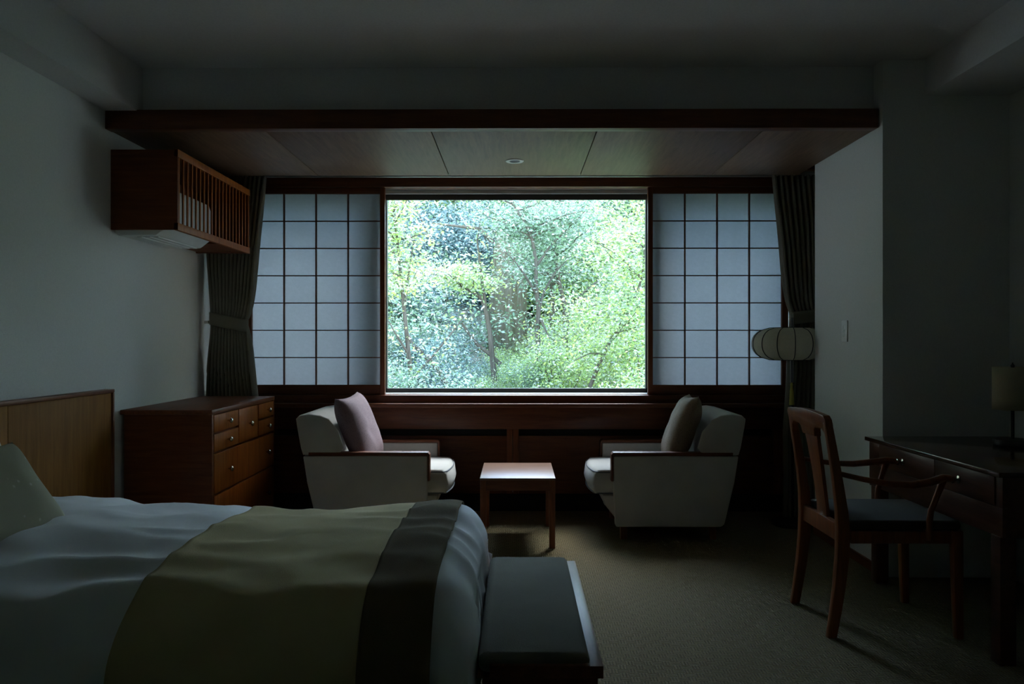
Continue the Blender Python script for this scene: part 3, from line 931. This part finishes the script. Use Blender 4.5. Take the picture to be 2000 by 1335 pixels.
# slim saplings whose stems the window shows
p = [at(*q) for q in ((808, 790, 9.0), (805, 755, 9.0), (796, 670, 9.0), (788, 590, 9.0), (783, 540, 9.0), (776, 470, 9.0), (766, 395, 9.0), (760, 330, 9.0))]
tree('sapling', 'slim sapling with a bent stem beside the window frame near the chest side', base_of(p[0]), [Vector(base_of(p[0]))] + p, .035,
     [[at(797, 690, 9.0), at(775, 655, 8.9), at(755, 620, 8.9)], [at(803, 740, 9.0), at(850, 690, 9.1), at(890, 640, 9.2), at(925, 590, 9.3)], [at(790, 600, 9), at(800, 520, 9.1), at(812, 450, 9.1)]],
     4800, .056, 'lime', .5, 18, .55, .13)
p = [at(*q) for q in ((1051, 760, 10.5), (1050, 650, 10.5), (1052, 600, 10.5), (1047, 560, 10.5), (1047, 510, 10.5), (1040, 470, 10.5), (1028, 440, 10.5), (1006, 405, 10.5), (985, 370, 10.5))]
tree('sapling', 'forked sapling in front of the slope beside the thick old trunk', base_of(p[0]), [Vector(base_of(p[0]))] + p, .042,
     [[at(1048, 575, 10.5), at(1030, 545, 10.4), at(1010, 515, 10.3), at(985, 490, 10.3)], [at(1053, 605, 10.5), at(1062, 570, 10.6), at(1085, 530, 10.8), at(1115, 500, 11)],
      [at(1047, 520, 10.5), at(1075, 480, 10.6), at(1110, 445, 10.7), at(1145, 410, 10.8)], [at(1055, 620, 10.5), at(1075, 665, 10.3)]],
     6000, .054, 'mid', .75, 14, .7, .15)
p = [at(*q) for q in ((1102, 740, 12), (1104, 665, 12), (1104, 600, 12), (1096, 570, 12), (1088, 530, 12), (1080, 460, 12), (1083, 390, 12))]
tree('sapling', 'crooked twin-stemmed dark sapling on the slope', base_of(p[0]), [Vector(base_of(p[0]))] + p, .06,
     [[at(1106, 650, 12), at(1112, 600, 12), at(1140, 570, 12.1), at(1180, 540, 12.3)]], 6500, .055, 'mid', .6, 14, .9, .2)
p = [at(*q) for q in ((1079, 720, 13), (1078, 640, 13), (1079, 560, 13), (1082, 470, 13), (1088, 380, 13))]
tree('sapling', 'straight thin sapling behind the forked one', base_of(p[0]), [Vector(base_of(p[0]))] + p, .075, [], 5500, .058, 'mid', .6, 12, .9, .22)
p = [at(*q) for q in ((968, 760, 11), (962, 700, 11), (957, 650, 11), (950, 610, 11), (940, 582, 11), (925, 570, 11), (900, 560, 11), (870, 540, 11))]
tree('sapling', 'arching thin sapling leaning in front of the thick old trunk', base_of(p[0]), [Vector(base_of(p[0]))] + p, .05,
     [[at(950, 610, 11), at(938, 520, 11), at(932, 470, 11), at(940, 420, 11)]], 2600, .055, 'lime', .75, 10, .6, .14)
p = [at(*q) for q in ((1150, 760, 9.6), (1175, 700, 9.6), (1200, 650, 9.6), (1235, 600, 9.6), (1255, 540, 9.6), (1262, 450, 9.6), (1270, 360, 9.6))]
tree('sapling', 'leaning sapling with fresh yellow green leaves on the lantern lamp side', base_of(p[0]), [Vector(base_of(p[0]))] + p, .03,
     [[at(1180, 690, 9.6), at(1150, 690, 9.5), at(1120, 705, 9.4)], [at(1220, 620, 9.6), at(1180, 590, 9.5), at(1150, 600, 9.4)], [at(1250, 540, 9.6), at(1210, 500, 9.5), at(1160, 470, 9.4)],
      [at(1200, 650, 9.6), at(1240, 640, 9.5), at(1270, 600, 9.4)]], 8500, .056, 'lime', .35, 22, .7, .16)
# fallen and leaning dead limbs
def dead(label, pts, r):
    b_ = Vector(pts[0]); o = MB().tube([Vector(q) - b_ for q in pts], [r * (1 - .5 * i / (len(pts) - 1)) for i in range(len(pts))], 7).build('dead_limb', M['bark'], None, smooth=True)
    o.location = b_
    tag(o, label, 'branch')
dead('pale dead limb leaning across the bent sapling', [at(872, 750, 9.6), at(850, 715, 9.6), at(825, 690, 9.6), at(806, 672, 9.6), at(790, 640, 9.7)], .035)
dead('curved dead limb lying before the foot of the thick old trunk', [at(978, 712, 11.5), at(955, 690, 11.5), at(932, 672, 11.5), at(915, 650, 11.5), at(902, 630, 11.5)], .035)

# shrubs: a few leaf masses shared by many bushes
def shrub_proto(pal, seed, n, size):
    t = thing('shrub', '', 'shrub')
    stems = MB(); cl = []
    for k in range(9):
        a = random.uniform(0, 6.28); e = Vector((math.cos(a) * random.uniform(.3, .95), math.sin(a) * random.uniform(.3, .95), random.uniform(.5, 1.35)))
        pth = jitter_path((0, 0, -.1), e, 4, .07)
        stems.tube(pth, [.018, .015, .012, .009, .005], 5); cl += pth[1:]
        for _ in range(3):
            q = pth[random.randint(2, 4)]; cl.append(q + Vector((random.uniform(-.4, .4), random.uniform(-.4, .4), random.uniform(-.1, .35))))
    stems.build('stems', M['bark'], t, smooth=True)
    A = np.array(cl); k = rng.integers(0, len(A), n)
    P = A[k] + rng.normal(size=(n, 3)) * np.array([.2, .2, .12])
    P[:, 2] = np.maximum(P[:, 2], 0.0)
    leaves('leaves', P, size, pal, M['leaf'], t, .4)
    return t
def copy_tree(o, parent=None):
    c = o.copy(); COL.objects.link(c); c.parent = parent
    for chd in list(o.children): copy_tree(chd, c)
    return c
SHL = {'lime': 'yellow green leafy shrub', 'mid': 'mid green leafy shrub',
       'teal': 'blue green leafy shrub'}
protos = {k: shrub_proto(k, i, 13000, .056) for i, k in enumerate(('lime', 'mid', 'teal'))}
used = set()
def shrub(pal, x, y, s, dz=0):
    o = protos[pal] if pal not in used else copy_tree(protos[pal])
    used.add(pal)
    o.location = (x, y, gz(x, y) + dz); o.scale = (s, s, s * random.uniform(.9, 1.15)); o.rotation_euler = (0, 0, random.uniform(0, 6.28))
    k = 0 if y < 10.6 else (1 if y < 14.2 else 2)
    o['label'] = SHL[pal] + WHERE[k]; o['group'] = pal_group[pal] + ', ' + ('near', 'middle', 'far')[k] + ' rows'
WHERE = (' at the foot of the slope below the window', ' among the sapling stems level with the thick old trunk', ' high on the slope behind the thick old trunk')
pal_group = {'lime': 'yellow green shrubs on the slope', 'mid': 'mid green shrubs on the slope', 'teal': 'blue green shrubs on the slope'}
spots = []
for row, (y, n, half) in enumerate(((8.3, 4, 1.7), (9.8, 5, 2.2), (11.6, 6, 2.7), (13.2, 6, 3.1), (15.2, 7, 3.6), (17.2, 8, 4.0), (19.4, 8, 4.6), (21.8, 9, 5.2))):
    for k in range(n):
        x = -half + 2 * half * (k + .5) / n + random.uniform(-.25, .25)
        yy = y + random.uniform(-.5, .5)
        shade = abs(x - b0.x * yy / 14) < .75 and yy < 14.4
        if shade and yy > 10: continue
        w_ = random.random()
        if x < -.3 and y < 14: pal = 'teal' if w_ < .6 else 'mid'
        elif x > .6: pal = 'lime' if w_ < .5 else 'mid'
        else: pal = 'mid' if w_ < .5 else ('teal' if w_ < .85 else 'lime')
        shrub(pal, x, yy, (.42 if shade else random.uniform(.62, .9)) if y < 12 else random.uniform(1.0, 1.5))
for x, y in ((-.75, 11.3), (-.2, 11.8), (.35, 11.4), (-.55, 12.7), (.1, 12.9), (-.3, 10.6), (.15, 10.4), (-.1, 13.3)):
    shrub(random.choice(('mid', 'teal', 'lime')), x, y, random.uniform(.34, .46))
# taller broadleaf trees added to close the view; unseen side ones block sky light
def forest_proto():
    return tree('added_broadleaf_tree', '', (0, 0, 0), [Vector((0, 0, -.2)), Vector((.05, 0, 1.5)), Vector((-.05, .1, 3)), Vector((.1, 0, 4.6)), Vector((0, .1, 6.4)), Vector((.1, 0, 8))], .13, [],
                60000, .10, 'mid', .3, 38, 2.1, .5, None)
fp = forest_proto()
first = True
for x, y, s in ((-18.5, 7.6, 1.7), (-16.5, 11.5, 1.8), (-14.5, 8.6, 1.7), (-11.5, 10.6, 1.6), (-8.2, 12.0, 1.7), (-5.6, 13.8, 1.6), (-2.6, 19.4, .5), (.4, 20.4, .5), (3.2, 19.6, .5), (6.4, 14.8, 1.2), (9.2, 12.2, 1.25), (12, 10.6, 1.2)):
    o = fp if first else copy_tree(fp); first = False
    o.location = (x, y, gz(x, y)); o.scale = (s, s, s); o.rotation_euler = (0, 0, random.uniform(0, 6.28))
    o['label'] = 'added tall broadleaf tree on the slope outside the window, sized to shape the sky light'; o['group'] = 'tall trees added outside the window to shape the sky light'
